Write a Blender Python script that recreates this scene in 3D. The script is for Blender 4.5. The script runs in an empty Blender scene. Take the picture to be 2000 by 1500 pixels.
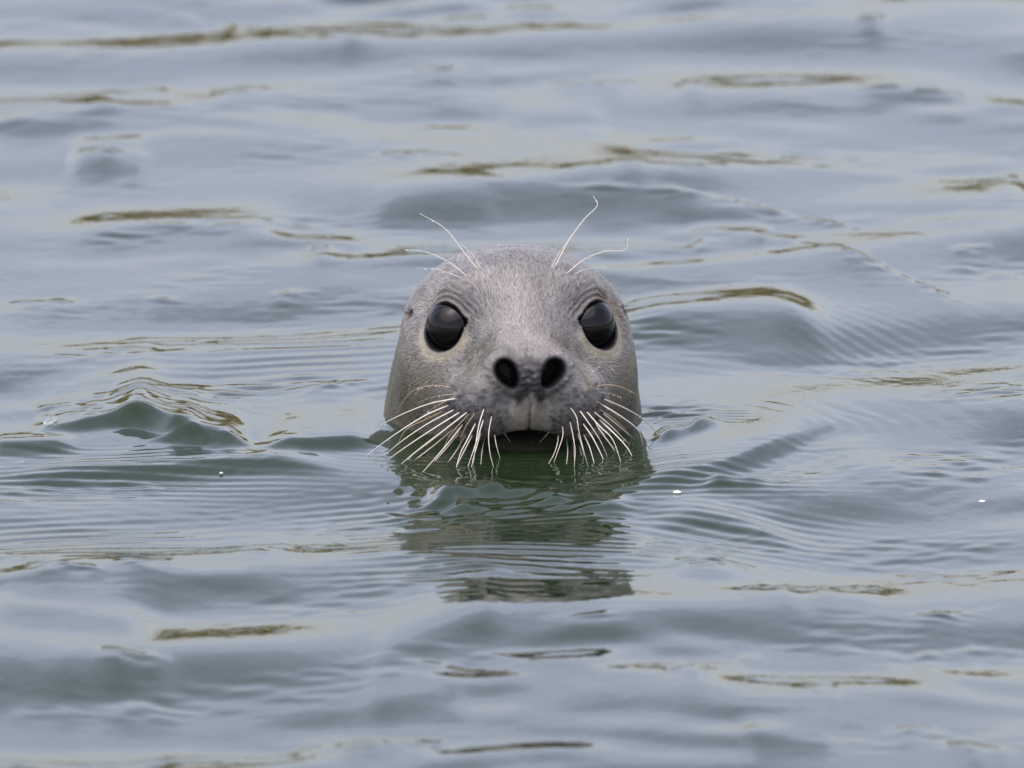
import bpy, math, random
import numpy as np
from mathutils import Vector, Matrix
from mathutils.bvhtree import BVHTree

random.seed(7)
rng = np.random.default_rng(11)
scene = bpy.context.scene
R = math.radians

# ------------------------------------------------------------------ camera
DIST, TILT = 15.0, R(10.0)
AIM = Vector((0.0, 0.0, 0.0384))
CAM = AIM + Vector((0, -math.cos(TILT), math.sin(TILT))) * DIST
FRAME_W = 0.870                                   # metres across the frame at the seal
cam_data = bpy.data.cameras.new('camera')
cam = bpy.data.objects.new('camera', cam_data)
scene.collection.objects.link(cam)
cam.location = CAM
cam.rotation_euler = (R(90) - TILT, 0, 0)
cam_data.sensor_width = 36
cam_data.lens = 36 * DIST / FRAME_W
cam_data.clip_start = 0.1
cam_data.clip_end = 3000
cam_data.dof.use_dof = True
cam_data.dof.focus_distance = DIST - 0.085
cam_data.dof.aperture_fstop = 12.0
scene.camera = cam

# ------------------------------------------------------------------ sky and sun (overcast)
SUN_EL, SUN_AZ = R(72), R(215)                    # azimuth from +Y, clockwise seen from above
world = bpy.data.worlds.new('World'); scene.world = world; world.use_nodes = True
nt = world.node_tree; nt.nodes.clear()
N = nt.nodes.new
sky = N('ShaderNodeTexSky'); sky.sky_type = 'NISHITA'; sky.sun_disc = False
sky.sun_elevation = SUN_EL; sky.sun_rotation = SUN_AZ
sky.air_density = 1.0; sky.dust_density = 2.5; sky.ozone_density = 1.0
hs = N('ShaderNodeHueSaturation'); hs.inputs['Saturation'].default_value = 0.62
tc = N('ShaderNodeTexCoord')
mp = N('ShaderNodeMapping'); mp.inputs['Scale'].default_value = (1.0, 1.0, 2.6)
cl = N('ShaderNodeTexNoise'); cl.inputs['Scale'].default_value = 2.6
cl.inputs['Detail'].default_value = 6; cl.inputs['Roughness'].default_value = 0.55
cr = N('ShaderNodeMapRange'); cr.inputs['From Min'].default_value = 0.3; cr.inputs['From Max'].default_value = 0.7
cr.inputs['To Min'].default_value = 0.74; cr.inputs['To Max'].default_value = 1.18
mx = N('ShaderNodeMix'); mx.data_type = 'RGBA'; mx.blend_type = 'MULTIPLY'; mx.inputs[0].default_value = 1.0
bg = N('ShaderNodeBackground'); bg.inputs['Strength'].default_value = 0.15
wo = N('ShaderNodeOutputWorld')
L = nt.links.new
L(sky.outputs[0], hs.inputs['Color']); L(tc.outputs['Generated'], mp.inputs[0]); L(mp.outputs[0], cl.inputs['Vector'])
L(cl.outputs['Fac'], cr.inputs['Value']); L(hs.outputs[0], mx.inputs[6]); L(cr.outputs[0], mx.inputs[7])
tn = N('ShaderNodeMix'); tn.data_type = 'RGBA'; tn.blend_type = 'MULTIPLY'; tn.inputs[0].default_value = 1.0
tn.inputs[7].default_value = (1.05, 0.97, 1.02, 1)          # the lavender grey of thin overcast
L(mx.outputs[2], tn.inputs[6]); L(tn.outputs[2], bg.inputs['Color']); L(bg.outputs[0], wo.inputs['Surface'])

sun_data = bpy.data.lights.new('sun', 'SUN')
sun = bpy.data.objects.new('sun', sun_data); scene.collection.objects.link(sun)
sun_data.energy = 0.6; sun_data.angle = R(80); sun_data.color = (1.0, 0.96, 0.90)
sun.location = (0, 0, 20)
sd = Vector((math.sin(SUN_AZ) * math.cos(SUN_EL), math.cos(SUN_AZ) * math.cos(SUN_EL), math.sin(SUN_EL)))
sun.rotation_euler = sd.to_track_quat('Z', 'Y').to_euler()

vs = scene.view_settings
vs.view_transform = 'Standard'; vs.look = 'None'; vs.gamma = 1; vs.exposure = 1.12
scene.render.engine = 'CYCLES'
scene.cycles.caustics_refractive = True
scene.cycles.max_bounces = 10

# ------------------------------------------------------------------ helpers
col = scene.collection

def link(name, mesh, mat=None, parent=None, smooth=True):
    o = bpy.data.objects.new(name, mesh); col.objects.link(o)
    if mat: mesh.materials.append(mat)
    if parent: o.parent = parent
    if smooth: mesh.polygons.foreach_set('use_smooth', np.ones(len(mesh.polygons), dtype=bool))
    return o

def mesh_from(name, verts, quads):
    """verts (n,3), quads (m,3 or 4) -> mesh, fast"""
    me = bpy.data.meshes.new(name)
    verts = np.ascontiguousarray(verts, dtype=np.float32); quads = np.ascontiguousarray(quads, dtype=np.int32)
    k = quads.shape[1]
    me.vertices.add(len(verts)); me.vertices.foreach_set('co', verts.ravel())
    me.loops.add(quads.size); me.loops.foreach_set('vertex_index', quads.ravel())
    me.polygons.add(len(quads))
    me.polygons.foreach_set('loop_start', np.arange(0, quads.size, k, dtype=np.int32))
    me.update(calc_edges=True)
    return me

def add_color(me, rgb, name='tone'):
    a = me.color_attributes.new(name, 'FLOAT_COLOR', 'POINT')
    c = np.ones((len(rgb), 4), np.float32); c[:, :3] = rgb
    a.data.foreach_set('color', c.ravel())

def sstep(a, b, x):
    t = np.clip((x - a) / (b - a), 0, 1)
    return t * t * (3 - 2 * t)

def material(name):
    m = bpy.data.materials.new(name); m.use_nodes = True
    m.node_tree.nodes.clear()
    out = m.node_tree.nodes.new('ShaderNodeOutputMaterial')
    return m, m.node_tree, out

def principled(name, color=(0.5, 0.5, 0.5), rough=0.5, spec=0.5, **kw):
    m, t, out = material(name)
    p = t.nodes.new('ShaderNodeBsdfPrincipled')
    p.inputs['Base Color'].default_value = (*color, 1); p.inputs['Roughness'].default_value = rough
    p.inputs['Specular IOR Level'].default_value = spec
    for k, v in kw.items(): p.inputs[k].default_value = v
    t.links.new(p.outputs[0], out.inputs['Surface'])
    return m, t, p

def water_point(px, py):
    """where the photograph's point (2000 x 1500) meets the still water level, metres"""
    u = (px - 1000) / 2000 * FRAME_W / DIST
    v = (750 - py) / 2000 * FRAME_W / DIST
    d = Vector((u, math.cos(TILT) + v * math.sin(TILT), -math.sin(TILT) + v * math.cos(TILT)))
    t = -CAM.z / d.z
    p = CAM + d * t
    return p.x, p.y

# ------------------------------------------------------------------ water
def spacing_axis(segments, grow, far):
    """segments: [(start, end, step), ...] joined, then growing outward to +-far"""
    a = []
    for s, e, st in segments:
        n = max(1, round((e - s) / st)); a += list(np.linspace(s, e, n, endpoint=False))
    a.append(segments[-1][1])
    st = segments[-1][2]; v = a[-1]; up = []
    while v < far: st *= grow; v += st; up.append(v)
    st = segments[0][2]; v = a[0]; lo = []
    while v > -far: st *= grow; v -= st; lo.append(v)
    return np.array(lo[::-1] + a + up)

gx = spacing_axis([(-0.72, -0.5, 0.004), (-0.5, 0.5, 0.0021), (0.5, 0.72, 0.004)], 1.16, 600)
gy = spacing_axis([(-1.9, -1.0, 0.005), (-1.0, -0.55, 0.004), (-0.55, 0.25, 0.0028), (0.25, 1.1, 0.004), (1.1, 3.0, 0.0065)], 1.16, 600)
DX = np.gradient(gx); DY = np.gradient(gy)
X, Y = np.meshgrid(gx, gy, indexing='ij')
SP = np.maximum(DX[:, None] * 1.0, DY[None, :] * 0.8)
H = np.zeros_like(X); HX = np.zeros_like(X); HY = np.zeros_like(X)

def patch_noise(seed, lam, ncomp=10):
    r = np.random.default_rng(seed); f = np.zeros_like(X)
    for _ in range(ncomp):
        a = r.uniform(0, 2 * math.pi); k = 2 * math.pi / (lam * r.uniform(0.6, 1.6)); p = r.uniform(0, 6.28)
        f += np.sin(k * (math.cos(a) * X + math.sin(a) * Y) + p)
    return f / math.sqrt(ncomp / 2)

RH = np.sqrt((X - 0.001) ** 2 + (Y - 0.02) ** 2)          # distance from the seal's neck
calm = 0.25 + 0.75 * sstep(0.12, 0.45, RH)
mod_small = np.clip(0.35 + 0.55 * patch_noise(5, 0.5), 0.03, 1.6)
waves = []
for i in range(80):
    lam = math.exp(rng.uniform(math.log(0.075), math.log(0.95)))
    ang = rng.normal(R(100), R(50))
    waves.append((lam, ang, rng.uniform(0, 6.283), rng.uniform(0.5, 1.5) * (lam / 0.3) ** 0.25))
tot = math.sqrt(sum(w[3] ** 2 for w in waves) / 2)
for lam, ang, ph, w in waves:
    slope = 0.058 * w / tot
    k = 2 * math.pi / lam; a = slope / k
    fade = np.clip((lam / SP - 4) / 6, 0, 1)
    m = fade * a * (calm if lam > 0.2 else calm * mod_small)
    th = k * (math.cos(ang) * X + math.sin(ang) * Y) + ph
    H += m * np.sin(th)
    c = 0.8 * m * np.cos(th)
    HX += c * math.cos(ang); HY += c * math.sin(ang)

near = np.clip((0.03 - SP) / 0.02, 0, 1)

def ridge(pts, amp, front, back, ends=0.25, seed=None, jag=1.5, speck=0.0):
    """a wavelet crest along photograph points; amp, front and back widths in mm"""
    global H
    w = np.array([water_point(p[0], p[1] + amp * 2.2) for p in pts])   # the crest stands amp above the level; o = np.argsort(w[:, 0]); w = w[o]
    x0, x1 = w[0, 0], w[-1, 0]; e = (x1 - x0) * ends
    i0, i1 = np.searchsorted(gx, (x0, x1))
    xs = gx[i0:i1]
    yc = np.interp(xs, w[:, 0], w[:, 1])
    for _ in range(8): yc = np.convolve(np.pad(yc, 6, mode='edge'), np.ones(13) / 13, mode='valid')
    env = sstep(x0, x0 + e, xs) * sstep(x1, x1 - e, xs)
    if seed is not None:
        r = np.random.default_rng(seed); wob = np.zeros_like(xs)
        for _ in range(6): wob += np.sin(xs * 2 * math.pi / r.uniform(0.03, 0.2) + r.uniform(0, 6.28))
        yc = yc + wob * jag * 0.001; env = env * np.clip(1 + wob * 0.25, 0.0, 1.8)
    d = Y[i0:i1] - yc[:, None]
    s = np.where(d < 0, front, back) * 0.001
    H[i0:i1] += amp * 0.001 * env[:, None] * np.exp(-0.5 * (d / s) ** 2) * near[i0:i1]
    if speck:                                     # small chop riding on the crest
        c = np.zeros_like(d)
        for _ in range(7):
            la = r.uniform(0.014, 0.045); an = r.uniform(0, 2 * math.pi); k = 2 * math.pi / la
            c += la * np.sin(k * (math.cos(an) * X[i0:i1] + math.sin(an) * Y[i0:i1]) + r.uniform(0, 6.28))
        H[i0:i1] += speck * 0.006 * c * env[:, None] * np.exp(-0.5 * (d / 0.022) ** 2) * near[i0:i1]

# broad camera-facing swells, seen dark
ridge([(90, 455), (330, 425), (600, 440)], 7, 70, 120)
ridge([(110, 318), (200, 305), (300, 322)], 5, 60, 90)
ridge([(680, 420), (790, 395), (1000, 405)], 5, 60, 90)
ridge([(960, 220), (1080, 205), (1200, 220)], 5, 70, 90)
ridge([(1180, 610), (1350, 590), (1480, 570), (1600, 610), (1660, 690)], 8, 75, 80)
ridge([(1330, 470), (1430, 430), (1520, 470)], 5, 60, 70)
ridge([(-60, 1150), (100, 1180), (330, 1200)], 8, 55, 110)
ridge([(700, 1290), (880, 1220), (1010, 1195)], 6, 60, 110)
ridge([(40, 1330), (200, 1310), (380, 1330)], 4, 60, 90)
ridge([(680, 1360), (800, 1340), (920, 1350)], 4, 60, 90)
ridge([(1430, 1450), (1560, 1425), (1650, 1430)], 4, 50, 90)
ridge([(1580, 890), (1750, 905), (1990, 870)], 4, 50, 100)
ridge([(-40, 240), (100, 225), (250, 205)], 5, 60, 90)
# green ridges by the seal
ridge([(40, 828), (110, 812), (200, 793), (290, 806), (370, 838), (480, 866)], 13, 17, 190, 0.3, 3, 4.0)
ridge([(270, 852), (350, 850), (440, 862), (500, 872)], 6, 13, 70, 0.3, 4, 2.5, 1.0)
ridge([(490, 872), (600, 862), (700, 853), (760, 850)], 8, 16, 110, 0.3)
ridge([(-40, 915), (150, 908), (330, 905), (540, 894), (700, 905)], 7, 22, 40, 0.25)
ridge([(-60, 850), (20, 862), (160, 862)], 6, 22, 40, 0.3)
ridge([(800, 975), (860, 955), (920, 940), (975, 930), (1010, 940)], 8, 15, 34, 0.4, 8, 3.0, 0.5)
ridge([(930, 942), (985, 935), (1040, 950), (1090, 968), (1140, 985)], 7, 14, 30, 0.4, 18, 3.0, 0.5)
ridge([(850, 990), (930, 972), (1000, 985)], 3, 10, 16, 0.4, 19, 2.0, 0.6)
ridge([(1100, 980), (1180, 985), (1250, 975)], 5, 18, 22, 0.4)
ridge([(1160, 930), (1290, 925), (1400, 905), (1500, 868), (1590, 815), (1660, 780)], 10, 26, 140, 0.35)
ridge([(1250, 858), (1300, 850), (1370, 825), (1420, 790)], 8, 20, 26, 0.4, 9)
ridge([(1250, 1010), (1340, 985), (1450, 1005), (1600, 1050)], 6, 30, 40, 0.35)
ridge([(1340, 945), (1450, 945), (1560, 925)], 4, 16, 18, 0.3, 12)
# narrow crests whose backs mirror the bank
for k, pts in enumerate([
    [(70, 190), (150, 180), (260, 180), (360, 164)], [(400, 186), (470, 178), (530, 168)],
    [(220, 8), (330, 20), (470, 45), (540, 58), (640, 55)], [(600, 90), (690, 80), (750, 72)],
    [(770, 142), (850, 137), (950, 132)], [(1000, 150), (1150, 155), (1330, 140)], [(1300, 178), (1350, 155), (1390, 132)],
    [(1510, 192), (1650, 182), (1780, 172), (1880, 182), (2020, 188)], [(1650, 60), (1700, 47), (1745, 35)],
    [(700, 312), (830, 296), (890, 298), (960, 318)], [(1050, 356), (1150, 328), (1250, 325), (1330, 340), (1480, 318)],
    [(900, 382), (1100, 380), (1260, 372), (1400, 385), (1500, 405), (1620, 430), (1760, 465), (1860, 468)],
    [(1440, 425), (1530, 462), (1640, 492), (1760, 540), (1880, 595), (1950, 628)],
    [(1830, 497), (1900, 492), (1960, 488)], [(1910, 360), (1960, 342), (2010, 325)], [(1920, 527), (2010, 540)],
    [(-20, 590), (90, 588), (190, 592)], [(270, 582), (330, 588), (420, 586)], [(510, 580), (570, 572), (640, 560)],
    [(580, 490), (640, 484), (690, 490)], [(120, 306), (180, 300), (310, 312)],
    [(520, 768), (640, 755), (750, 738)], [(390, 1066), (480, 1062), (590, 1052)], [(-20, 1108), (100, 1116), (260, 1130)],
    [(200, 1112), (290, 1106), (360, 1090)], [(100, 1276), (220, 1288), (370, 1306)],
    [(-20, 1378), (100, 1370), (260, 1368), (430, 1375)], [(480, 1478), (560, 1440), (680, 1434), (780, 1440), (1000, 1452)],
    [(1250, 1338), (1330, 1318), (1450, 1285), (1560, 1250)], [(1570, 1245), (1680, 1265), (1800, 1275), (1900, 1258), (2010, 1232)],
    [(1410, 1175), (1490, 1148), (1600, 1142), (1780, 1135)], [(1720, 1202), (1850, 1205), (1940, 1190), (1985, 1172)],
    [(1040, 1232), (1150, 1222), (1260, 1208), (1340, 1198)], [(1680, 1432), (1760, 1430), (1860, 1425)],
    [(1800, 1452), (1900, 1462), (2010, 1485)], [(-30, 1475), (50, 1470), (110, 1480)],
    [(1540, 1358), (1590, 1352), (1650, 1345)], [(1700, 1098), (1860, 1105), (2010, 1102)], [(1220, 1100), (1400, 1092), (1560, 1105)]]):
    ridge(pts, 2.7, 75, 13, 0.5, 40 + k, 1.5, 1.0)

# ripples spreading from the head, patchy
ringmask = np.clip(patch_noise(21, 0.35) * 0.9, 0, 1.4)
ang = np.arctan2(Y - 0.0, X)
for cx, cy, lam, a0, dec, sd_ in ((0.0, 0.0, 0.030, 0.26, 0.22, 0.12), (0.02, -0.31, 0.021, 0.36, 0.13, 0.05), (-0.36, -0.03, 0.024, 0.30, 0.12, 0.03),
                             (0.17, 0.0, 0.020, 0.34, 0.10, 0.02)):
    r = np.sqrt((X - cx) ** 2 + (Y - cy) ** 2)
    ph = 2 * math.pi / lam * (r + 0.010 * patch_noise(int(lam * 1e4), 0.25))
    m = np.clip(patch_noise(int(lam * 1e4) + 3, 0.28), 0, 1.5)
    H += near * a0 * 0.001 * np.sin(ph) * np.exp(-np.clip(r - sd_, 0, None) / dec) * sstep(sd_ * 0.6, sd_, r) * m
# fine chop in patches
chop = np.clip(patch_noise(77, 0.30) * 0.8 - 0.15, 0, 1.3) * (0.4 + np.exp(-(RH / 0.5) ** 2)) * near
for _ in range(34):
    lam = math.exp(rng.uniform(math.log(0.017), math.log(0.065))); an = rng.normal(R(95), R(55)); k = 2 * math.pi / lam
    H += chop * 0.014 / k * np.clip((lam / SP - 3) / 4, 0, 1) * np.sin(k * (math.cos(an) * X + math.sin(an) * Y) + rng.uniform(0, 6.28))
# capillary trains on the left of the head and to the right
def train(px, py, lam, ang_, a, sx, sy):
    global H
    cx, cy = water_point(px, py)
    env = np.exp(-0.5 * (((X - cx) / sx) ** 2 + ((Y - cy) / sy) ** 2)) * near
    k = 2 * math.pi / lam
    H += env * a * 0.001 * np.sin(k * (math.cos(ang_) * (X - cx) + math.sin(ang_) * (Y - cy)) + patch_noise(int(px), 0.2) * 0.9)
train(190, 935, 0.022, R(86), 0.45, 0.10, 0.06)
train(140, 1040, 0.026, R(105), 0.35, 0.09, 0.07)
train(600, 700, 0.034, R(103), 0.35, 0.10, 0.12)
train(1000, 1080, 0.026, R(92), 0.55, 0.08, 0.07)
train(1400, 1040, 0.024, R(60), 0.45, 0.07, 0.08)
train(1330, 945, 0.022, R(98), 0.45, 0.07, 0.05)
train(1690, 660, 0.016, R(25), 0.16, 0.04, 0.10)
train(880, 900, 0.018, R(80), 0.4, 0.05, 0.03)
train(1180, 905, 0.016, R(100), 0.4, 0.05, 0.03)
train(900, 1140, 0.030, R(92), 0.35, 0.06, 0.05)
train(955, 948, 0.017, R(12), 0.3, 0.045, 0.03)
train(1000, 995, 0.019, R(97), 0.5, 0.06, 0.05)
train(200, 815, 0.020, R(20), 0.3, 0.05, 0.04)
train(760, 1000, 0.022, R(120), 0.35, 0.06, 0.06)
# a smooth hollow under the chin, water climbing a little at the neck
mu = np.exp(-0.5 * (((X - 0.012) / 0.075) ** 2 + ((Y + 0.16) / 0.055) ** 2))
H = H * (1 - 0.75 * mu) - 0.001 * mu
H += 0.002 * np.exp(-np.clip(RH - 0.108, 0, None) / 0.006) * near

nxg, nyg = X.shape
idx = np.arange(nxg * nyg).reshape(nxg, nyg)
quads = np.stack([idx[:-1, :-1], idx[1:, :-1], idx[1:, 1:], idx[:-1, 1:]], -1).reshape(-1, 4)
verts = np.stack([X + HX * near, Y + HY * near, H], -1).reshape(-1, 3)

def height_at(x, y):
    i = int(np.clip(np.searchsorted(gx, x), 0, nxg - 1)); j = int(np.clip(np.searchsorted(gy, y), 0, nyg - 1))
    return float(H[i, j])

m_water, t, out = material('sea_water')
fr = t.nodes.new('ShaderNodeFresnel'); fr.inputs['IOR'].default_value = 1.333
gl = t.nodes.new('ShaderNodeBsdfGlossy'); gl.inputs['Roughness'].default_value = 0.03; gl.inputs['Color'].default_value = (1, 1, 1, 1)
df = t.nodes.new('ShaderNodeBsdfDiffuse'); df.inputs['Color'].default_value = (0.023, 0.044, 0.016, 1)
rf = t.nodes.new('ShaderNodeBsdfRefraction'); rf.inputs['IOR'].default_value = 1.333; rf.inputs['Roughness'].default_value = 0.02
rf.inputs['Color'].default_value = (0.80, 0.86, 0.62, 1)
m1 = t.nodes.new('ShaderNodeMixShader'); m1.inputs[0].default_value = 0.35
m2 = t.nodes.new('ShaderNodeMixShader')
tcn = t.nodes.new('ShaderNodeTexCoord')
mpn = t.nodes.new('ShaderNodeMapping'); mpn.inputs['Scale'].default_value = (55, 28, 40); mpn.inputs['Rotation'].default_value = (0, 0, 0.15)
nz = t.nodes.new('ShaderNodeTexNoise'); nz.inputs['Scale'].default_value = 1.0; nz.inputs['Detail'].default_value = 3
bp = t.nodes.new('ShaderNodeBump'); bp.inputs['Strength'].default_value = 0.35; bp.inputs['Distance'].default_value = 0.0012
lk = t.links.new
lk(tcn.outputs['Object'], mpn.inputs[0]); lk(mpn.outputs[0], nz.inputs['Vector']); lk(nz.outputs['Fac'], bp.inputs['Height'])
for n_ in (fr, gl, df, rf): lk(bp.outputs[0], n_.inputs['Normal'])
lk(df.outputs[0], m1.inputs[1]); lk(rf.outputs[0], m1.inputs[2])
lk(fr.outputs[0], m2.inputs[0]); lk(m1.outputs[0], m2.inputs[1]); lk(gl.outputs[0], m2.inputs[2]); lk(m2.outputs[0], out.inputs['Surface'])
va = t.nodes.new('ShaderNodeVolumeAbsorption'); va.inputs['Color'].default_value = (0.45, 0.62, 0.25, 1); va.inputs['Density'].default_value = 45
lk(va.outputs[0], out.inputs['Volume'])
water = link('water', mesh_from('water', verts, quads), m_water)
water['kind'] = 'structure'; water['label'] = 'grey green rippled water mirroring an overcast sky'
del verts, quads

# ------------------------------------------------------------------ far bank with dry reeds, mirrored in the crests
def bank(name, y0, y1, sign, top, label):
    xs = np.linspace(-220, 220, 120); ys = np.linspace(0, 1, 26) ** 2
    BX, BT = np.meshgrid(xs, ys, indexing='ij')
    w = 3 * np.sin(BX * 0.09) + 2 * np.sin(BX * 0.23 + 1)
    BY = y0 + sign * (w + BT * abs(y1 - y0))
    BZ = -0.8 + (top + 0.8) * sstep(0, 0.02, BT) + 0.25 * np.sin(BX * 0.4 + BT * 40) * sstep(0, 0.03, BT) + 4 * BT
    n0, n1 = BX.shape; ii = np.arange(n0 * n1).reshape(n0, n1)
    q = np.stack([ii[:-1, :-1], ii[1:, :-1], ii[1:, 1:], ii[:-1, 1:]], -1).reshape(-1, 4)
    if sign < 0: q = q[:, ::-1]
    o = link(name, mesh_from(name, np.stack([BX, BY, BZ], -1).reshape(-1, 3), q), m_bank)
    o['kind'] = 'structure'; o['label'] = label
    return o

m_bank, t, p = principled('dry_grass_bank', (0.20, 0.15, 0.06), 0.9, 0.2)
nz = t.nodes.new('ShaderNodeTexNoise'); nz.inputs['Scale'].default_value = 0.6; nz.inputs['Detail'].default_value = 8
rp = t.nodes.new('ShaderNodeValToRGB'); rp.color_ramp.elements[0].color = (0.10, 0.085, 0.03, 1); rp.color_ramp.elements[1].color = (0.30, 0.22, 0.10, 1)
tcn = t.nodes.new('ShaderNodeTexCoord')
t.links.new(tcn.outputs['Object'], nz.inputs['Vector']); t.links.new(nz.outputs['Fac'], rp.inputs[0]); t.links.new(rp.outputs[0], p.inputs['Base Color'])
bank('far_bank', 52, 600, 1, 1.4, 'low bank of dry grass across the water')
bank('near_bank', -19, -400, -1, 0.9, 'low grassy bank under the viewer')

nb = 16000
bx_ = rng.uniform(-160, 160, nb); by_ = 52.5 + 3 * np.sin(bx_ * 0.09) + 2 * np.sin(bx_ * 0.23 + 1) + rng.uniform(0, 4, nb)
bh = rng.uniform(1.0, 2.3, nb) * (0.75 + 0.25 * np.sin(bx_ * 0.15 + 2)); lean = rng.normal(0, 0.25, (nb, 2)); wd = rng.uniform(0.03, 0.08, nb)
a_ = rng.uniform(0, math.pi, nb)
ex = np.stack([np.cos(a_) * wd, np.sin(a_) * wd, np.zeros(nb)], -1)
base = np.stack([bx_, by_, np.full(nb, 0.1) + rng.uniform(0, 1.4, nb)], -1)
mid = base + np.stack([lean[:, 0] * 0.3, lean[:, 1] * 0.3, bh * 0.6], -1); tip = base + np.stack([lean[:, 0], lean[:, 1], bh + 0.5], -1)
V = np.stack([base - ex, base + ex, mid + ex * 0.8, mid - ex * 0.8, tip + ex * 0.15, tip - ex * 0.15], 1).reshape(-1, 3)
o6 = np.arange(nb)[:, None] * 6
Q = np.concatenate([o6 + np.array([0, 1, 2, 3]), o6 + np.array([3, 2, 4, 5])])
me = mesh_from('reeds', V, Q)
m_reed, t, p = principled('dry_reed', (0.26, 0.19, 0.075), 0.7, 0.3)
at = t.nodes.new('ShaderNodeVertexColor'); at.layer_name = 'tone'; t.links.new(at.outputs[0], p.inputs['Base Color'])
mixv = rng.uniform(0, 1, nb)[:, None]
add_color(me, np.repeat((1 - mixv) * np.array([0.30, 0.21, 0.08]) + mixv * np.array([0.13, 0.12, 0.035]), 6, axis=0))
reeds = link('reeds', me, m_reed, None, False)
reeds['kind'] = 'stuff'; reeds['label'] = 'dry tan reeds along the far bank'; reeds['category'] = 'reeds'

# ------------------------------------------------------------------ seal, modelled in millimetres, facing -Y
def ell(P, c, r):
    q = [(P[i] - c[i]) / r[i] for i in range(3)]
    k0 = np.sqrt(q[0] ** 2 + q[1] ** 2 + q[2] ** 2) + 1e-6
    k1 = np.sqrt((q[0] / r[0]) ** 2 + (q[1] / r[1]) ** 2 + (q[2] / r[2]) ** 2) + 1e-9
    return k0 * (k0 - 1) / k1

def cone(P, a, b, ra, rb):
    a = np.array(a, float); b = np.array(b, float); ab = b - a; l2 = ab @ ab
    h = np.clip(((P[0] - a[0]) * ab[0] + (P[1] - a[1]) * ab[1] + (P[2] - a[2]) * ab[2]) / l2, 0, 1)
    d = np.sqrt((P[0] - a[0] - ab[0] * h) ** 2 + (P[1] - a[1] - ab[1] * h) ** 2 + (P[2] - a[2] - ab[2] * h) ** 2)
    return d - (ra + (rb - ra) * h)

def smin(a, b, k):
    h = np.maximum(k - np.abs(a - b), 0) / k
    return np.minimum(a, b) - h * h * k * 0.25

def smax(a, b, k): return -smin(-a, -b, k)

EYE_A = 64.5                       # aperture centre
EYE_P = np.array([EYE_A, -47.0, 96.0]); EYE_R = 25.0
EYE_N = np.array([math.sin(R(33)) * math.cos(R(6)), -math.cos(R(33)) * math.cos(R(6)), math.sin(R(6))])
EYE_E2 = np.array([0, 0, 1.0]) - EYE_N * EYE_N[2]; EYE_E2 /= np.linalg.norm(EYE_E2)
EYE_E1 = np.cross(EYE_N, EYE_E2)   # towards the nose or away, fixed below
if EYE_E1[0] > 0: EYE_E1 = -EYE_E1
EYE_C = EYE_P - EYE_N * 16.5

def eye_coords(P):
    q = [np.abs(P[0]) - EYE_P[0], P[1] - EYE_P[1], P[2] - EYE_P[2]]
    f = lambda v: q[0] * v[0] + q[1] * v[1] + q[2] * v[2]
    return f(EYE_E1), f(EYE_E2), f(EYE_N)

def eye_open(P):
    """distance outside the lid opening, in the plane of the eye (negative inside)"""
    a, b, c = eye_coords(P)
    d = np.sqrt((a / 1.0) ** 2 + (b / 1.06) ** 2) - 18.0
    h = np.clip((a * 0.94 + b * 0.30) / 22.0, 0, 1)
    k = np.sqrt((a - 0.94 * 22.0 * h) ** 2 + (b - 0.30 * 22.0 * h) ** 2) - (13.0 - 11.9 * h)
    return smin(d, k, 5), a, b, c

NOS_A = np.array([23.0, -150.0, 80.0]); NOS_B = np.array([13.0, -100.0, 62.0])
def nostril(P):
    x = np.abs(P[0])
    t_ = np.clip((P[1] + 150) / 50, 0, 1.35)
    cx = 19.5 - 3 * t_; cz = 73 - 8 * t_
    dx = x - cx; dz = P[2] - cz
    ca, sa = math.cos(R(29)), math.sin(R(29))
    u = dx * ca - dz * sa; v = dx * sa + dz * ca           # long axis leans outward at the top
    wid = 9.2 + 0.14 * v - 3.2 * t_
    d = (np.sqrt((u / wid) ** 2 + (v / (14.5 - 4 * t_)) ** 2) - 1) * 8.0
    return np.maximum(d, np.maximum(P[1] + 62, -P[1] - 175))

def mouth_z(x): return 18.0 - 25.0 * np.clip(np.abs(x) / 60, 0, 1.3) ** 1.6

def superdome(P):
    x = np.abs(P[0]) / 103.0; z = np.abs(P[2] - 3) / 147.0
    y = (P[1] - 35); y = np.where(y < 0, np.abs(y) / 96.0, np.abs(y) / 118.0)
    k = (x ** 2.6 + z ** 2.45 + y ** 2.3 + 1e-9) ** (1 / 2.5)
    return (k - 1) * 105

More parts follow.
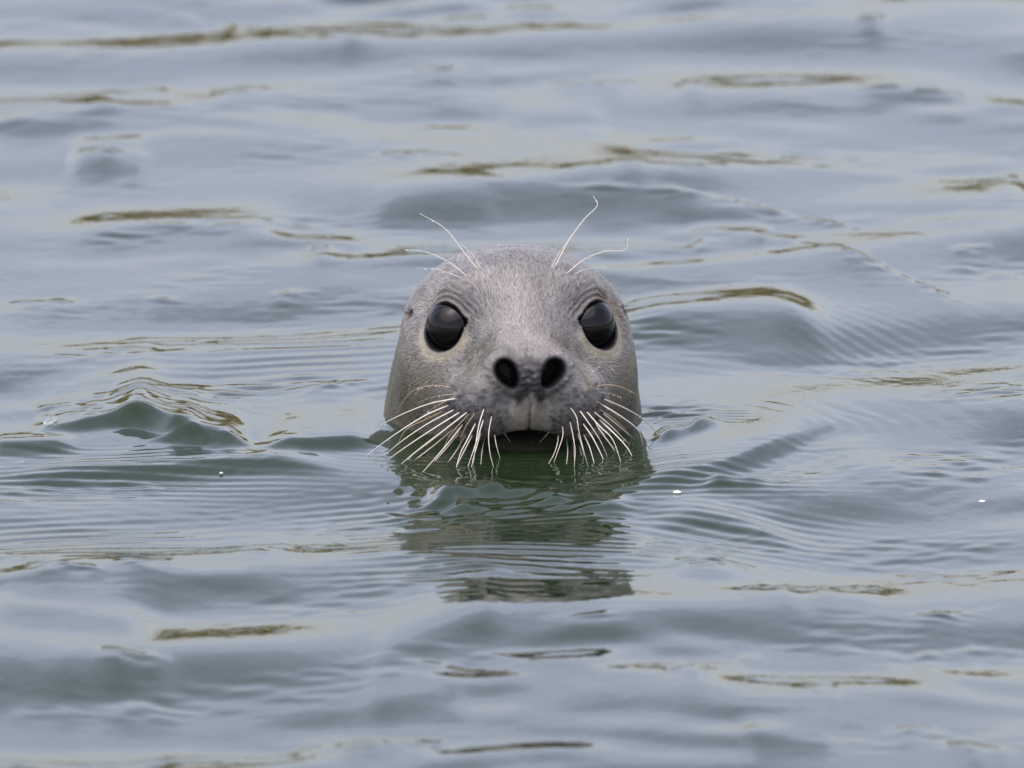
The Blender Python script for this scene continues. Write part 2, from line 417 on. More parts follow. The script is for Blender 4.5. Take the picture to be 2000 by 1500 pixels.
def body_sdf(P):
    A = (np.abs(P[0]), P[1], P[2])
    d = superdome(P)
    d = smin(d, cone(P, (0, 60, -30), (0, 190, -260), 96, 160), 50)          # neck
    d = smin(d, cone(P, (0, 190, -260), (0, 620, -520), 165, 175), 80)        # trunk under water
    d = smin(d, cone(P, (0, 620, -520), (0, 1150, -620), 175, 60), 60)
    d = smin(d, ell(A, (52, 18, 88), (36, 52, 34)), 24)                      # temples
    d = smin(d, ell(A, (53, -18, 48), (43, 50, 50)), 26)                      # cheeks
    d = smin(d, cone(P, (0, -25, 100), (0, -104, 66), 50, 27), 34)            # bridge
    d = smin(d, ell(A, (42, -32, 127), (20, 18, 10)), 22)                     # brows
    d = smin(d, ell(A, (32, -33, 138), (9, 10, 7)), 7)                         # brow-whisker mounds
    d = smin(d, ell(P, (0, -65, -11), (50, 52, 21)), 14)                        # lower jaw
    pads = ell(A, (31, -98, 43), (39, 37, 34))
    pads = smin(pads, ell(P, (0, -112, 44), (17, 26, 28)), 14)
    d = smin(d, pads, 12)
    nose = ell(A, (20, -112, 71), (21, 28, 20))
    nose = smin(nose, ell(P, (0, -121, 72), (12, 21, 20)), 6)
    d = smin(d, nose, 13)
    # mouth line between upper lip and jaw
    mz = mouth_z(P[0])
    slit = np.maximum(np.abs(P[2] - mz + 0.0) - 1.9, np.maximum(P[1] + 62, np.abs(P[0]) - 64))
    d = smax(d, -slit, 5)
    # the philtrum, a notch above the septum
    ph = np.sqrt(P[0] ** 2 + (np.clip(d, -6, 6)) ** 2) - 1.5
    ph = np.where((P[1] < -90) & (P[2] < 60) & (P[2] > 14), ph, 9.0)
    d = smax(d, -ph, 2.5)
    no = np.sqrt((P[0] / 4.0) ** 2 + ((P[2] - 90) / 7.0) ** 2 + ((P[1] + 134) / 9.0) ** 2) - 1
    d = smax(d, -no * 4, 6)
    # nostrils with a soft rim
    n = nostril(P)
    rim = np.sqrt((n - 2.5) ** 2 + np.clip(d, -20, 20) ** 2) - 2.6
    rim = np.where(P[1] < -100, rim, 9.0)
    d = smin(d, rim, 4)
    d = smax(d, -n, 2.2)
    # eyes: lids, opening, socket
    op, a, b, c = eye_open(P)
    front = (c > -22)
    lid = np.sqrt((op - 2.2) ** 2 + np.clip(d, -20, 20) ** 2) - (1.9 + 0.6 * np.clip(b / 18, -1, 1))
    d = smin(d, np.where(front, lid, 9.0), 5)
    fold = 0.95 * np.sin(op * 2 * math.pi / 4.6) * np.exp(-((op - 9) / 6.5) ** 2) * np.clip(b / 12 + 0.35, 0, 1)
    d = d + np.where(front, fold, 0)
    d = smax(d, -np.where(front, np.maximum(op, -16 - c), 9.0), 1.6)
    # leathery creases across the septum and round the nostrils
    cre = 0.5 * np.sin(P[2] * 1.15 + 1.3 * np.sin(P[0] * 0.55)) * np.exp(-(P[0] / 12.0) ** 4) * sstep(52, 58, P[2]) * sstep(88, 82, P[2])
    ang_n = np.arctan2(P[2] - 72, np.abs(P[0]) - 19)
    cre = cre + 0.55 * np.sin(ang_n * 16) * np.exp(-((n - 5) / 3.0) ** 2) * (np.abs(P[0]) > 18)
    d = d + np.where(P[1] < -100, cre, 0)
    # ear openings
    d = smax(d, -ell(A, (90, 4, 99), (6, 6, 2.6)), 4)
    return d

def nonuni(a0, f0, f1, a1, fine, grow):
    c = list(np.arange(f0, f1 + fine * 0.5, fine)); s = fine; v = c[-1]
    while v < a1: s *= grow; v += s; c.append(v)
    s = fine; v = c[0]; lo = []
    while v > a0: s *= grow; v -= s; lo.append(v)
    return np.array(lo[::-1] + c, np.float32)

FX = nonuni(-230, -120, 120, 230, 1.7, 1.25); FY = nonuni(-160, -152, 60, 1260, 1.7, 1.12); FZ = nonuni(-760, -12, 168, 172, 1.7, 1.15)
GX, GY, GZ = np.meshgrid(FX, FY, FZ, indexing='ij')
F = np.empty(GX.shape, np.float32)
for i in range(0, len(FX), 24):
    F[i:i + 24] = body_sdf((GX[i:i + 24], GY[i:i + 24], GZ[i:i + 24]))
F[[0, -1]] = 9; F[:, [0, -1]] = 9; F[:, :, [0, -1]] = 9

def surface_nets(F, ax, ay, az):
    s = F < 0
    n = [k - 1 for k in F.shape]
    cnt = np.zeros(n, np.int8)
    for i in (0, 1):
        for j in (0, 1):
            for k in (0, 1): cnt += s[i:i + n[0], j:j + n[1], k:k + n[2]]
    act = np.argwhere((cnt > 0) & (cnt < 8))
    vid = -np.ones(n, np.int32); vid[tuple(act.T)] = np.arange(len(act))
    acc = np.zeros((len(act), 3)); num = np.zeros(len(act))
    crd = (ax, ay, az)
    corners = [(i, j, k) for i in (0, 1) for j in (0, 1) for k in (0, 1)]
    for c in corners:
        for d in range(3):
            if c[d]: continue
            e = list(c); e[d] = 1
            i0 = act + np.array(c); i1 = act + np.array(e)
            f0 = F[tuple(i0.T)]; f1 = F[tuple(i1.T)]
            m = (f0 < 0) != (f1 < 0)
            tt = np.where(m, f0 / np.where(m, f0 - f1, 1), 0)
            for q in range(3):
                p0 = crd[q][i0[:, q]]; p1 = crd[q][i1[:, q]]
                acc[:, q] += np.where(m, p0 + (p1 - p0) * tt, 0)
            num += m
    V = acc / num[:, None]
    faces = []
    for d in range(3):
        u, v = (d + 1) % 3, (d + 2) % 3
        sl0 = [slice(None)] * 3; sl1 = [slice(None)] * 3
        sl0[d] = slice(0, -1); sl1[d] = slice(1, None)
        a = s[tuple(sl0)]; b = s[tuple(sl1)]
        ed = np.argwhere(a != b)
        ok = (ed[:, u] > 0) & (ed[:, v] > 0) & (ed[:, u] < n[u]) & (ed[:, v] < n[v])
        ed = ed[ok]
        def cell(du, dv):
            c = ed.copy(); c[:, u] += du; c[:, v] += dv
            return vid[tuple(c.T)]
        q = np.stack([cell(-1, -1), cell(0, -1), cell(0, 0), cell(-1, 0)], -1)
        ins = a[tuple(ed.T)]
        q[~ins] = q[~ins][:, ::-1]
        faces.append(q)
    return V, np.concatenate(faces)

SV, SF = surface_nets(F, FX, FY, FZ)
del F, GX, GY, GZ

def grad(P, e=0.35):
    g = []
    for i in range(3):
        a = [p.copy() for p in P]; b = [p.copy() for p in P]
        a[i] += e; b[i] -= e
        g.append((body_sdf(tuple(a)) - body_sdf(tuple(b))) / (2 * e))
    g = np.stack(g, -1)
    return g

fine_v = (SV[:, 1] < 80) & (SV[:, 2] > -14)
for _ in range(2):
    P = tuple(SV[fine_v].T.copy())
    g = grad(P); d = body_sdf(P)
    g2 = np.maximum((g ** 2).sum(1), 0.3)
    step = np.clip(d / g2, -0.7, 0.7)[:, None] * g
    SV[fine_v] -= step
# edge list for a light smoothing
ED = np.concatenate([SF[:, [0, 1]], SF[:, [1, 2]], SF[:, [2, 3]], SF[:, [3, 0]]])
deg = np.bincount(ED.ravel(), minlength=len(SV)).astype(float)
for lam_ in (0.5, -0.52, 0.5):
    s = np.zeros_like(SV)
    for q in range(3):
        s[:, q] = np.bincount(ED[:, 0], SV[ED[:, 1], q], len(SV)) + np.bincount(ED[:, 1], SV[ED[:, 0], q], len(SV))
    SV += lam_ * (s / deg[:, None] - SV)

YAW, SEAL_X = R(4.4), 4.5
# ---- where the whiskers grow
bvh = BVHTree.FromPolygons([tuple(v) for v in SV[:, :]], [tuple(f) for f in SF.tolist()])
mw = Matrix.Rotation(-YAW, 3, 'Z')
VIEW = mw @ Vector((0, math.cos(TILT), -math.sin(TILT)))

def front_xy(px, py):
    """photograph point -> millimetres right of and above the frame's centre line, on the plane through the seal"""
    return (px - 1000) * FRAME_W / 2.0, (750 - py) * FRAME_W / 2.0

def local_at(px, py, y):
    """point on the seal's sight line at head-local depth y (mm)"""
    u, v = front_xy(px, py)
    o = Vector((u, 0, AIM.z * 1000 + v / math.cos(TILT)))      # where it crosses the plane y = 0
    o = mw @ (o - Vector((SEAL_X, 0, 0)))
    return o + VIEW * ((y - o.y) / VIEW.y)

def on_body(px, py):
    o = local_at(px, py, -400)
    h = bvh.ray_cast(o, VIEW)
    return h[0] if h[0] else local_at(px, py, -60)

LW = [  # photograph points root -> tip, on the viewer's left
 ([(885, 757), (845, 753), (805, 765), (773, 808)], 0, .45, True, 7), ([(888, 770), (850, 774), (815, 787)], 0, .35, True, 4),
 ([(898, 777), (835, 790), (760, 822), (720, 862)], 1, .75, False, 1), ([(878, 791), (830, 812), (770, 850), (711, 893)], 1, .8, False, 1),
 ([(888, 800), (840, 825), (790, 858), (746, 892)], 1, .75, False, 1), ([(900, 804), (855, 832), (800, 868), (750, 902)], 1, .8, False, 0),
 ([(866, 803), (830, 820), (795, 838), (775, 870)], 1, .6, True, 2), ([(914, 804), (870, 838), (820, 876), (778, 908)], 1, .75, False, 2),
 ([(884, 828), (850, 855), (810, 885), (788, 905)], 1, .75, False, 0), ([(886, 838), (850, 868), (815, 895), (795, 912)], 1, .75, False, 1),
 ([(905, 828), (880, 860), (850, 895), (820, 925)], 1, .75, False, 0), ([(897, 845), (875, 872), (850, 900), (835, 918)], 1, .7, False, 0),
 ([(911, 848), (895, 875), (878, 900), (865, 917)], 1, .7, False, 0), ([(932, 802), (912, 830), (900, 860), (903, 885)], 1, .5, True, 2),
 ([(930, 825), (915, 855), (900, 885), (890, 913)], 1, .7, False, 0), ([(924, 847), (910, 875), (898, 898), (888, 915)], 1, .65, False, 0),
 ([(946, 797), (936, 830), (930, 865), (924, 905)], 1, .6, False, 1), ([(945, 818), (935, 850), (925, 880), (912, 912)], 1, .65, False, 0),
 ([(940, 842), (932, 870), (925, 895), (920, 914)], 1, .6, False, 0), ([(947, 856), (942, 880), (938, 912)], 1, .6, False, 0),
 ([(961, 811), (955, 845), (957, 880), (965, 912)], 1, .5, False, 1), ([(966, 847), (970, 870), (978, 894)], 1, .5, False, 0),
 ([(966, 790), (975, 810), (985, 828)], 0, .42, False, 0), ([(978, 826), (985, 845), (998, 864)], 0, .42, False, 0),
 ([(893, 772), (850, 795), (825, 812)], 0, .35, True, 6), ([(845, 690), (870, 706), (905, 730)], 0, .3, False, 6),
 ([(925, 735), (900, 735), (872, 728)], 0, .3, False, 2), ([(918, 806), (880, 850), (858, 890)], 1, .5, True, 0)]
RW = [
 ([(1163, 753), (1195, 752), (1222, 760), (1247, 775)], 0, .5, True, 2), ([(1162, 766), (1190, 769), (1214, 776)], 0, .4, True, 3),
 ([(1175, 778), (1215, 795), (1255, 818), (1283, 847)], 1, .85, False, 1), ([(1142, 776), (1170, 787), (1190, 800), (1210, 818)], 0, .5, True, 3),
 ([(1171, 788), (1210, 812), (1245, 840), (1257, 878)], 1, .75, False, 1), ([(1165, 796), (1200, 820), (1228, 848), (1240, 862)], 1, .55, True, 1),
 ([(1175, 806), (1205, 830), (1238, 858)], 1, .85, False, 0), ([(1156, 802), (1190, 830), (1215, 855), (1232, 870)], 1, .8, False, 1),
 ([(1168, 818), (1200, 848), (1222, 872), (1237, 895)], 1, .8, False, 1), ([(1144, 803), (1170, 832), (1195, 858), (1214, 905)], 1, .7, False, 2),
 ([(1160, 823), (1178, 850), (1195, 872), (1203, 882)], 1, .75, False, 0), ([(1166, 836), (1185, 860), (1205, 885)], 1, .75, False, 0),
 ([(1130, 800), (1148, 825), (1170, 858), (1188, 892)], 1, .65, False, 2), ([(1137, 826), (1155, 852), (1172, 885), (1180, 898)], 1, .75, False, 0),
 ([(1113, 795), (1125, 815), (1130, 845), (1150, 912)], 1, .5, False, 2), ([(1127, 845), (1135, 868), (1142, 890)], 1, .65, False, 0),
 ([(1138, 846), (1150, 872), (1162, 905)], 1, .75, False, 0), ([(1112, 822), (1118, 850), (1122, 880), (1121, 910)], 1, .5, False, 1),
 ([(1098, 831), (1098, 852), (1088, 882), (1080, 902)], 1, .5, False, 0), ([(1090, 848), (1088, 865), (1080, 888), (1068, 905)], 1, .55, False, 0),
 ([(1080, 822), (1074, 840), (1053, 864)], 0, .45, False, 0), ([(1106, 857), (1108, 880), (1105, 912)], 1, .6, False, 1),
 ([(1128, 860), (1133, 880), (1140, 900)], 1, .6, False, 0), ([(1117, 858), (1120, 878), (1123, 905)], 1, .55, False, 0),
 ([(1147, 732), (1160, 724), (1172, 714)], 0, .3, False, 1), ([(1178, 711), (1205, 706), (1230, 708)], 0, .3, False, 0),
 ([(1185, 738), (1205, 740), (1228, 747)], 0, .3, True, 3)]
ROOTS = [on_body(*w[0][0]) for w in LW + RW if w[2] > 0.41]

# ---- coat colours (the fur's own, with shade painted on the jaw and in the nostrils), as a function of place on the head
def wob(P, lam, seed, n=9):
    r = np.random.default_rng(seed); f = np.zeros_like(P[0])
    for _ in range(n):
        k = r.normal(size=3); k *= 2 * math.pi / (lam * r.uniform(0.6, 1.5)) / np.linalg.norm(k)
        f = f + np.sin(k[0] * P[0] + k[1] * P[1] + k[2] * P[2] + r.uniform(0, 6.28))
    return f / math.sqrt(n / 2)

def seg_dist(P, pts):
    best = np.full(P[0].shape, 1e3)
    for a, b in zip(pts[:-1], pts[1:]):
        ax, az = a; dx, dz = b[0] - ax, b[1] - az
        h = np.clip(((P[0] - ax) * dx + (P[2] - az) * dz) / (dx * dx + dz * dz), 0, 1)
        best = np.minimum(best, np.hypot(P[0] - ax - dx * h, P[2] - az - dz * h))
    return best

def coat(P):
    x, y, z = P; ax = np.abs(x)
    def lay(c, col_, m): return c + (np.array(col_) - c) * np.clip(m, 0, 1)[:, None]
    n1 = wob(P, 40, 1); n2 = wob(P, 14, 2); n3 = wob(P, 5, 3)
    c = np.tile(np.array([0.43, 0.395, 0.370]), (len(x), 1))
    c = lay(c, (0.40, 0.375, 0.37), sstep(128, 146, z + 3 * n2))                                     # crown
    c = lay(c, (0.47, 0.41, 0.395), np.exp(-(x / 22) ** 2) * sstep(85, 105, z) * sstep(140, 115, z) * 0.8)
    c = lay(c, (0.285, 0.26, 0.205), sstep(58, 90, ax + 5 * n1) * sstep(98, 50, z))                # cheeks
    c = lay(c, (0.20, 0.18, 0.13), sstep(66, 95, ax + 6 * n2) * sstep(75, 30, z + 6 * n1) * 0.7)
    c = lay(c, (0.28, 0.262, 0.27), np.exp(-((ax - 38) / 10) ** 2 - ((z - 116) / 13) ** 2) * 0.75)      # darker fur inside brow
    op, a, b, cc = eye_open(P)
    fr_ = (cc > -26)
    c = lay(c, (0.66, 0.58, 0.42), np.exp(-((op - 5.8) / 3.0) ** 2) * fr_ * sstep(2, -8, b) * 0.95)      # cream below the eye
    c = lay(c, (0.23, 0.20, 0.19), np.exp(-((op - 6.0) / 2.5) ** 2) * fr_ * sstep(2, 10, b) * 0.8)       # lid crease
    # tear tracks from the inner corners
    tr = seg_dist((ax, y, z), [(44, 100), (40, 90), (52, 62), (58, 50)])
    c = lay(c, (0.25, 0.225, 0.185), np.exp(-(tr / 2.2) ** 2) * (0.55 + 0.3 * n3) * (y < -20))
    tr2 = seg_dist(P, [(-27, 94), (-37, 84), (-50, 68), (-56, 58)])
    c = lay(c, (0.20, 0.18, 0.14), np.exp(-(tr2 / 3.6) ** 2) * (0.75 + 0.5 * n3) * (y < -20))
    tr3 = seg_dist(P, [(22, 96), (34, 84), (47, 66), (52, 56)])
    c = lay(c, (0.24, 0.20, 0.15), np.exp(-(tr3 / 2.6) ** 2) * (0.75 + 0.5 * n3) * (y < -20))
    st = seg_dist(P, [(66, 122), (77, 114), (85, 101), (89, 86)])
    c = lay(c, (0.21, 0.15, 0.075), np.exp(-(st / (3.0 + 0.8 * n2)) ** 2) * (0.75 + 0.5 * n3))
    # muzzle
    muz = sstep(-82, -98, y)
    c = lay(c, (0.20, 0.187, 0.19), muz * sstep(66, 46, z + 4 * n2) * sstep(12, 24, ax) * 0.9)
    c = lay(c, (0.29, 0.252, 0.195), muz * np.exp(-(x / 15) ** 2) * sstep(54, 40, z) * 0.95)
    c = lay(c, (0.045, 0.041, 0.024), sstep(1, -5, z - mouth_z(x) + n2) * sstep(-20, -45, y) * 0.9)  # wet olive jaw, with chin shade and dark-water reflection painted into the colour
    spots = np.zeros_like(x)
    for r_ in range(6):
        for k in range(8):
            h1 = math.sin(12.9 * k + 78.2 * r_) * 43758.5; h2 = math.sin(39.3 * k + 11.1 * r_) * 24634.6; h1 -= math.floor(h1); h2 -= math.floor(h2)
            sx = 19 + k * 6.2 + (h1 - 0.5) * 6; sz = 56 - r_ * 6.6 - abs(k - 4) * 0.8 + (h2 - 0.5) * 6; ss = 0.9 + 1.1 * h2
            sx *= np.where(x < 0, 1.0, 1.04 - 0.05 * h1)
            spots = np.maximum(spots, (0.5 + 0.5 * h1) * np.exp(-((ax - sx) / (1.7 * ss)) ** 2 - ((z - sz) / (1.2 * ss)) ** 2))
    for q in ROOTS:
        spots = np.maximum(spots, np.exp(-((x - q.x) / 2.5) ** 2 - ((z - q.z - 1.2) / 1.9) ** 2 - ((y - q.y) / 9) ** 2))
    c = lay(c, (0.022, 0.020, 0.022), spots * sstep(-85, -96, y) * 0.92)
    nn = nostril(P)
    c = lay(c, (0.17, 0.155, 0.155), muz * np.exp(-np.clip(nn - 3.5, 0, None) / 3.5) * 0.75 * np.clip(sstep(24, 16, ax) + sstep(70, 60, z), 0, 1))
    c = lay(c, (0.44, 0.40, 0.39), muz * np.exp(-((nn - 4) / 2.2) ** 2) * sstep(18, 25, ax) * sstep(62, 72, z) * 0.7)
    c = lay(c, (0.050, 0.047, 0.050), sstep(3.2, 0.8, nn) * (y < -95))
    sept = (y < -105) * sstep(15.5, 11, ax + 1.5 * n3) * sstep(88, 82, z + 0.25 * ax + 1.5 * n3) * sstep(44, 56, z - 0.0 * ax + 2 * n3)
    c = lay(c, (0.055, 0.052, 0.056), sept * (0.85 + 0.2 * n3))
    leak = (y < -105) * np.exp(-((ax - 9 - 1.0 * n3) / 3.8) ** 2) * sstep(34, 50, z + 2 * n3) * sstep(66, 56, z)
    c = lay(c, (0.055, 0.050, 0.05), leak * 0.9)
    c = lay(c, (0.004, 0.004, 0.004), sstep(0.2, -1.4, nn) * (y < -55))  # nostril hollows coloured near black, the shade of their depth painted in
    c = lay(c, (0.05, 0.04, 0.035), (y < -70) * np.exp(-(np.clip(ax, 0, 1) * 0 + (x / 0.9) ** 2)) * sstep(50, 44, z) * (z > 16) * 0.8)
    lip = np.abs(z - mouth_z(x))
    c = lay(c, (0.016, 0.013, 0.012), (y < -64) * sstep(3.8, 1.4, lip) * (ax < 66))
    c = lay(c, (0.24, 0.12, 0.045), (y < -55) * np.exp(-((ax - 61) / 6) ** 2 - ((z - 1) / 4) ** 2) * 0.75)
    c = lay(c, (0.012, 0.011, 0.012), sstep(3.4, 1.8, op - 0.8 * np.clip(b / 18, -1, 1)) * fr_)
    ear = ell((ax, y, z), (90, 4, 99), (6, 6, 2.6))
    c = lay(c, (0.03, 0.027, 0.025), sstep(2.0, -0.5, ear))
    c = lay(c, (0.22, 0.19, 0.17), np.exp(-((ear - 3) / 2.0) ** 2) * 0.5)
    c = c * np.array([1.0, 1.025, 0.985]) * (1 + 0.05 * n1 + 0.045 * n2 + 0.03 * n3)[:, None]
    return np.clip(c * 0.56, 0.002, 0.8)

seal = bpy.data.objects.new('seal', None); col.objects.link(seal)
seal.location = (SEAL_X * 0.001, 0, 0); seal.rotation_euler = (0, 0, YAW)
seal['label'] = 'pale grey seal raising its whiskered head from the water'; seal['category'] = 'seal'

me = mesh_from('body', SV * 0.001, SF)
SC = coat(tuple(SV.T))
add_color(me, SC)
m_skin, t, p = principled('seal_coat', (0.4, 0.36, 0.35), 0.46, 0.22)
at = t.nodes.new('ShaderNodeVertexColor'); at.layer_name = 'tone'
nz = t.nodes.new('ShaderNodeTexNoise'); nz.inputs['Scale'].default_value = 900; nz.inputs['Detail'].default_value = 2
tcn = t.nodes.new('ShaderNodeTexCoord')
bp = t.nodes.new('ShaderNodeBump'); bp.inputs['Strength'].default_value = 0.25; bp.inputs['Distance'].default_value = 0.0006
t.links.new(tcn.outputs['Object'], nz.inputs['Vector']); t.links.new(nz.outputs['Fac'], bp.inputs['Height'])
t.links.new(bp.outputs[0], p.inputs['Normal']); t.links.new(at.outputs[0], p.inputs['Base Color'])
body = link('body', me, m_skin, seal)

# ---- short wet fur lying back from the nose
tri = np.concatenate([SF[:, [0, 1, 2]], SF[:, [0, 2, 3]]])
cen = SV[tri].mean(1)
keep = (cen[:, 2] > -6) & (cen[:, 1] < 70)
tri = tri[keep]
e1 = SV[tri[:, 1]] - SV[tri[:, 0]]; e2 = SV[tri[:, 2]] - SV[tri[:, 0]]
cr_ = np.cross(e1, e2); ar = np.linalg.norm(cr_, axis=1)
NF = 95000
wgt = ar * np.where(SV[tri[:, 0], 1] < 25, 1.0, 0.35); wgt /= wgt.sum()
pick = rng.choice(len(tri), NF, p=wgt)
r1 = np.sqrt(rng.uniform(0, 1, NF))[:, None]; r2 = rng.uniform(0, 1, NF)[:, None]
FP = SV[tri[pick, 0]] * (1 - r1) + SV[tri[pick, 1]] * r1 * (1 - r2) + SV[tri[pick, 2]] * r1 * r2
FN = cr_[pick] / np.maximum(ar[pick], 1e-9)[:, None]
PP = tuple(FP.T)
op, a_, b_, c_ = eye_open(PP)
bad = ((op < np.where(b_ < 0, 4.2, 2.6)) & (c_ > -26)) | ((nostril(PP) < 1.5) & (FP[:, 1] < -95)) | ((np.abs(FP[:, 2] - mouth_z(FP[:, 0])) < 3.2) & (FP[:, 1] < -62) & (np.abs(FP[:, 0]) < 66))
bad |= (FP[:, 1] < -112) & (np.abs(FP[:, 0]) < 13) & (FP[:, 2] > 57) & (FP[:, 2] < 88) & (rng.uniform(0, 1, NF) < 0.8)
FP, FN, op, b_, c_ = FP[~bad], FN[~bad], op[~bad], b_[~bad], c_[~bad]
PP = tuple(FP.T); nf = len(FP)
flow = FP - np.array([0, -152, 66.0])
flow /= np.linalg.norm(flow, axis=1)[:, None]
flow[:, 2] -= 0.35 * sstep(40, 95, np.abs(FP[:, 0]))
flow[:, 2] -= 0.5 * sstep(58, 30, FP[:, 2]) * sstep(-70, -100, FP[:, 1])
sw = np.stack([wob(PP, 22, 31), wob(PP, 22, 32), wob(PP, 22, 33)], -1) * 0.16 + np.stack([wob(PP, 6, 34), wob(PP, 6, 35), wob(PP, 6, 36)], -1) * 0.12
flow = flow + sw + rng.normal(0, 0.10, (nf, 3))
flow -= FN * (flow * FN).sum(1)[:, None]; flow /= np.linalg.norm(flow, axis=1)[:, None] + 1e-9
side = np.cross(FN, flow)
ln = rng.uniform(3.2, 6.5, nf) * (0.46 + 0.54 * sstep(-112, -60, FP[:, 1])); ln = np.where(op < 8, ln * 0.4, ln)[:, None]
lift = rng.uniform(0.03, 0.15, nf)[:, None]; w0 = rng.uniform(0.15, 0.30, nf)[:, None]
p0 = FP - FN * 0.15; p1 = FP + flow * ln * 0.5 + FN * (ln * lift * 0.75); p2 = FP + flow * ln + FN * (ln * lift * 0.9)
FV = np.stack([p0 - side * w0, p0 + side * w0, p1 + side * w0 * 0.85, p1 - side * w0 * 0.85, p2 + side * w0 * 0.25, p2 - side * w0 * 0.25], 1).reshape(-1, 3)
o6 = np.arange(nf)[:, None] * 6
FQ = np.concatenate([o6 + np.array([0, 1, 2, 3]), o6 + np.array([3, 2, 4, 5])])
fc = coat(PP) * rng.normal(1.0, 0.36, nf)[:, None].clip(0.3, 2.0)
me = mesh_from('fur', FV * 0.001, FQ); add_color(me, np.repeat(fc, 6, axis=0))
m_fur, t, p = principled('wet_fur', (0.4, 0.36, 0.35), 0.36, 0.34)
at = t.nodes.new('ShaderNodeVertexColor'); at.layer_name = 'tone'; t.links.new(at.outputs[0], p.inputs['Base Color'])
fur = link('fur', me, m_fur, seal); fur['kind'] = 'stuff'

# ---- eyes
def sphere_mesh(name, r, nu=48, nv=32, axis=None, squash=1.0, bulge=0):
    th = np.linspace(0, math.pi, nv + 1); ph = np.linspace(0, 2 * math.pi, nu, endpoint=False)
    v = [(0, 0, r)]; 
    for a in th[1:-1]:
        rr = r + bulge * math.exp(-(a / 0.55) ** 2)
        for b in ph: v.append((rr * math.sin(a) * math.cos(b), rr * math.sin(a) * math.sin(b), rr * math.cos(a) * squash))
    v[0] = (0, 0, (r + bulge) * squash); v.append((0, 0, -r * squash))
    f = []
    for i in range(nu): f.append((0, 1 + i, 1 + (i + 1) % nu))
    for j in range(nv - 2):
        for i in range(nu):
            a = 1 + j * nu + i; b = 1 + j * nu + (i + 1) % nu
            f.append((a, a + nu, b + nu, b))
    k = len(v) - 1; s0 = 1 + (nv - 2) * nu
    for i in range(nu): f.append((k, s0 + (i + 1) % nu, s0 + i))
    me = bpy.data.meshes.new(name); me.from_pydata(v, [], f); me.update()
    return me

m_eye, t, p = principled('dark_eye', (0.010, 0.008, 0.008), 0.03, 0.26)
tcn = t.nodes.new('ShaderNodeTexCoord'); sx_ = t.nodes.new('ShaderNodeSeparateXYZ')
rp = t.nodes.new('ShaderNodeValToRGB')
e = rp.color_ramp.elements
e[0].position = 0.0; e[0].color = (0.003, 0.003, 0.004, 1)
e[1].position = 1.0; e[1].color = (0.004, 0.0028, 0.0028, 1)
n_ = rp.color_ramp.elements.new(0.745); n_.color = (0.003, 0.003, 0.004, 1)
n_ = rp.color_ramp.elements.new(0.762); n_.color = (0.022, 0.024, 0.03, 1)
n_ = rp.color_ramp.elements.new(0.785); n_.color = (0.004, 0.003, 0.003, 1)
mr = t.nodes.new('ShaderNodeMath'); mr.operation = 'DIVIDE'; mr.inputs[1].default_value = (EYE_R + 0.6) * 0.001
t.links.new(tcn.outputs['Object'], sx_.inputs[0]); t.links.new(sx_.outputs['Z'], mr.inputs[0]); t.links.new(mr.outputs[0], rp.inputs[0])
t.links.new(rp.outputs[0], p.inputs['Base Color'])
m_cornea, tt_, oo_ = material('cornea')
g1 = tt_.nodes.new('ShaderNodeBsdfGlass'); g1.inputs['IOR'].default_value = 1.38; g1.inputs['Roughness'].default_value = 0.0
tt_.links.new(g1.outputs[0], oo_.inputs['Surface'])
eye_me = sphere_mesh('eye', EYE_R * 0.001, bulge=0.0009); eye_me.materials.append(m_eye)
for s, side_label in ((-1, 'dark glossy eye on the seal\'s right side'), (1, 'dark glossy eye on the seal\'s left side')):
    o = bpy.data.objects.new('eye', eye_me); col.objects.link(o); o.parent = seal
    eye_me.polygons.foreach_set('use_smooth', np.ones(len(eye_me.polygons), dtype=bool))
    c = EYE_C * np.array([s, 1, 1]); n = EYE_N * np.array([s * 0.75, 1, 1])
    o.location = c * 0.001
    o.rotation_euler = Vector(n).to_track_quat('Z', 'Y').to_euler()
    o['label'] = side_label

# ---- whiskers
def in_water(px, py):
    x, y = water_point(px, py)
    z = height_at(x, y)
    x, y = water_point(px, py - 0)      # small wavelets hardly move the foot
    y += -z / math.tan(TILT) * 0 
    p = Vector((x * 1000 - SEAL_X, y * 1000, z * 1000 - 2.0))
    return mw @ p

def tube(pts, r0, r1, n=6):
    pts = [Vector(p) for p in pts]; V = []; m = len(pts)
    for i, p in enumerate(pts):
        d = (pts[min(i + 1, m - 1)] - pts[max(i - 1, 0)]).normalized()
        a = d.orthogonal().normalized() if i == 0 else (a - d * a.dot(d)).normalized()
        b = d.cross(a); s = i / (m - 1)
        r = r0 + (r1 - r0) * s ** 1.3
        for k in range(n):
            q = 2 * math.pi * k / n
            V.append(p + (a * math.cos(q) + b * math.sin(q)) * r)
    f = [(i * n + k, i * n + (k + 1) % n, (i + 1) * n + (k + 1) % n, (i + 1) * n + k) for i in range(m - 1) for k in range(n)]
    f.append(tuple(range(n))[::-1]); f.append(tuple((m - 1) * n + k for k in range(n)))
    me = bpy.data.meshes.new('whisker'); me.from_pydata([tuple(v * 0.001) for v in V], [], f); me.update()
    return me

m_whisk, t, p = principled('whisker_ivory', (0.72, 0.66, 0.54), 0.35, 0.5)
m_whisk2, t, p = principled('whisker_amber', (0.46, 0.34, 0.19), 0.35, 0.5)
m_drop, t, p = principled('water_drop', (1, 1, 1), 0.0, 0.5, **{'Transmission Weight': 1.0, 'IOR': 1.333})
drops = []

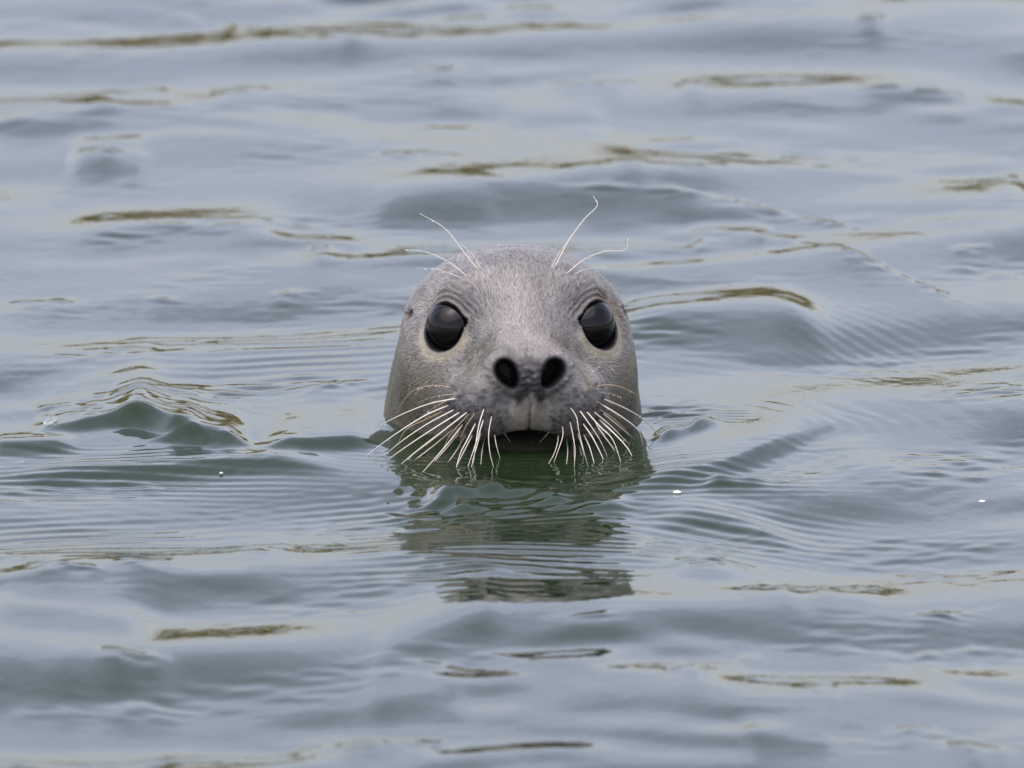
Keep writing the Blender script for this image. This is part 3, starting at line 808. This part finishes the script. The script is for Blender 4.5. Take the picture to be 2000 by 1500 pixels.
def bez(p, n=16):
    """smooth curve through 3 or 4 points (Catmull-Rom)"""
    p = [Vector(q) for q in p]; p = [p[0] * 2 - p[1]] + p + [p[-1] * 2 - p[-2]]; out_ = []
    for i in range(1, len(p) - 2):
        for k in range(n // (len(p) - 3)):
            s = k / (n // (len(p) - 3)); a, b, c, d = p[i - 1:i + 3]
            out_.append(0.5 * ((2 * b) + (c - a) * s + (2 * a - 5 * b + 4 * c - d) * s * s + (3 * b - a - 3 * c + d) * s ** 3))
    out_.append(p[-2]); return out_

def whisker(pts, wet, r=0.75, amber=False, reach=22, ndrop=0, name='whisker'):
    b = on_body(*pts[0]); b = b + VIEW * 1.5
    if wet:
        tip = in_water(*pts[-1]); ys = np.linspace(b.y, tip.y, len(pts))
    else:
        tip = None; ys = np.linspace(b.y, b.y + reach, len(pts)); ys = b.y + (ys - b.y) * np.linspace(0.6, 1, len(pts))
    q = [b]
    for i in range(1, len(pts)):
        q.append(tip if (wet and i == len(pts) - 1) else local_at(*pts[i], ys[i] - (5 if (wet and i < len(pts) - 1) else 0)))
    c = bez(q, 18)
    o = link(name, tube(c, r, r * 0.28), m_whisk2 if amber else m_whisk, seal)
    for _ in range(ndrop):
        k = random.randint(len(c) // 4, len(c) - 2); drops.append((c[k], random.uniform(0.6, 1.15)))
    return o

for pts, wet, r, amber, nd in LW + RW:
    whisker(pts, wet, r * 0.85, amber, 24, nd)
BW = [([(935, 529), (905, 492), (870, 448), (820, 418)], .62, 4), ([(912, 540), (875, 512), (835, 494), (788, 488)], .5, 6),
      ([(940, 528), (925, 500), (897, 474)], .3, 0), ([(905, 545), (880, 535), (850, 526), (812, 524)], .28, 4),
      ([(1081, 528), (1108, 475), (1140, 430), (1166, 403), (1158, 384)], .6, 3), ([(1103, 538), (1140, 508), (1180, 492), (1220, 489), (1226, 465)], .5, 7),
      ([(1076, 528), (1088, 500), (1106, 474)], .3, 0), ([(1115, 540), (1145, 526), (1185, 522)], .3, 2)]
for pts, r, nd in BW:
    whisker(pts, 0, r, False, 12, nd, 'brow_whisker')

# droplets strung along the whiskers
dm = sphere_mesh('drop', 1.0, 10, 8)
dv = np.array([v.co[:] for v in dm.vertices]); df_ = [tuple(p.vertices) for p in dm.polygons]
av, af = [], []
for c, r in drops:
    k = len(av); c = c + Vector((0, -0.2, -0.2))
    av += [tuple((np.array(c) + v * r) * 0.001) for v in dv]; af += [tuple(i + k for i in f) for f in df_]
me = bpy.data.meshes.new('droplets'); me.from_pydata(av, [], af); me.update()
o = link('droplets', me, m_drop, seal); o['kind'] = 'stuff'

# ------------------------------------------------------------------ bubbles and flecks on the water
m_bub, t, p = principled('bubble_film', (0.95, 0.97, 0.97), 0.02, 0.6, **{'Transmission Weight': 0.85, 'IOR': 1.2})
m_foam, t, p = principled('foam_fleck', (0.75, 0.75, 0.72), 0.4, 0.5)
def floater(name, px, py, r, mat, label, cat, group=None, squash=1.0):
    x, y = water_point(px, py)
    z = height_at(x, y)
    y2 = y - z / math.tan(TILT)
    z = height_at(x, y2)
    o = link(name, sphere_mesh(name, r * 0.001, 20, 14, squash=squash), mat)
    o.location = (x, y2, z + r * squash * 0.0002); o['label'] = label; o['category'] = cat
    if group: o['group'] = group
floater('bubble', 96, 826, 4.6, m_bub, 'larger clear bubble at the tip of the green wavelet', 'bubble')
floater('bubble', 106, 822, 3.4, m_bub, 'smaller clear bubble touching the larger one on the green wavelet', 'bubble')
G = 'pale flecks floating on the water'
floater('foam_fleck', 1322, 956, 3.6, m_foam, 'white fleck floating on the smooth wake beside the seal\'s chin', 'fleck', G, 0.35)
floater('foam_fleck', 1920, 983, 2.8, m_foam, 'lone white fleck floating far from the seal', 'fleck', G, 0.35)
floater('foam_fleck', 434, 910, 1.6, m_foam, 'tiny white fleck on the long green ripple', 'fleck', G, 0.5)
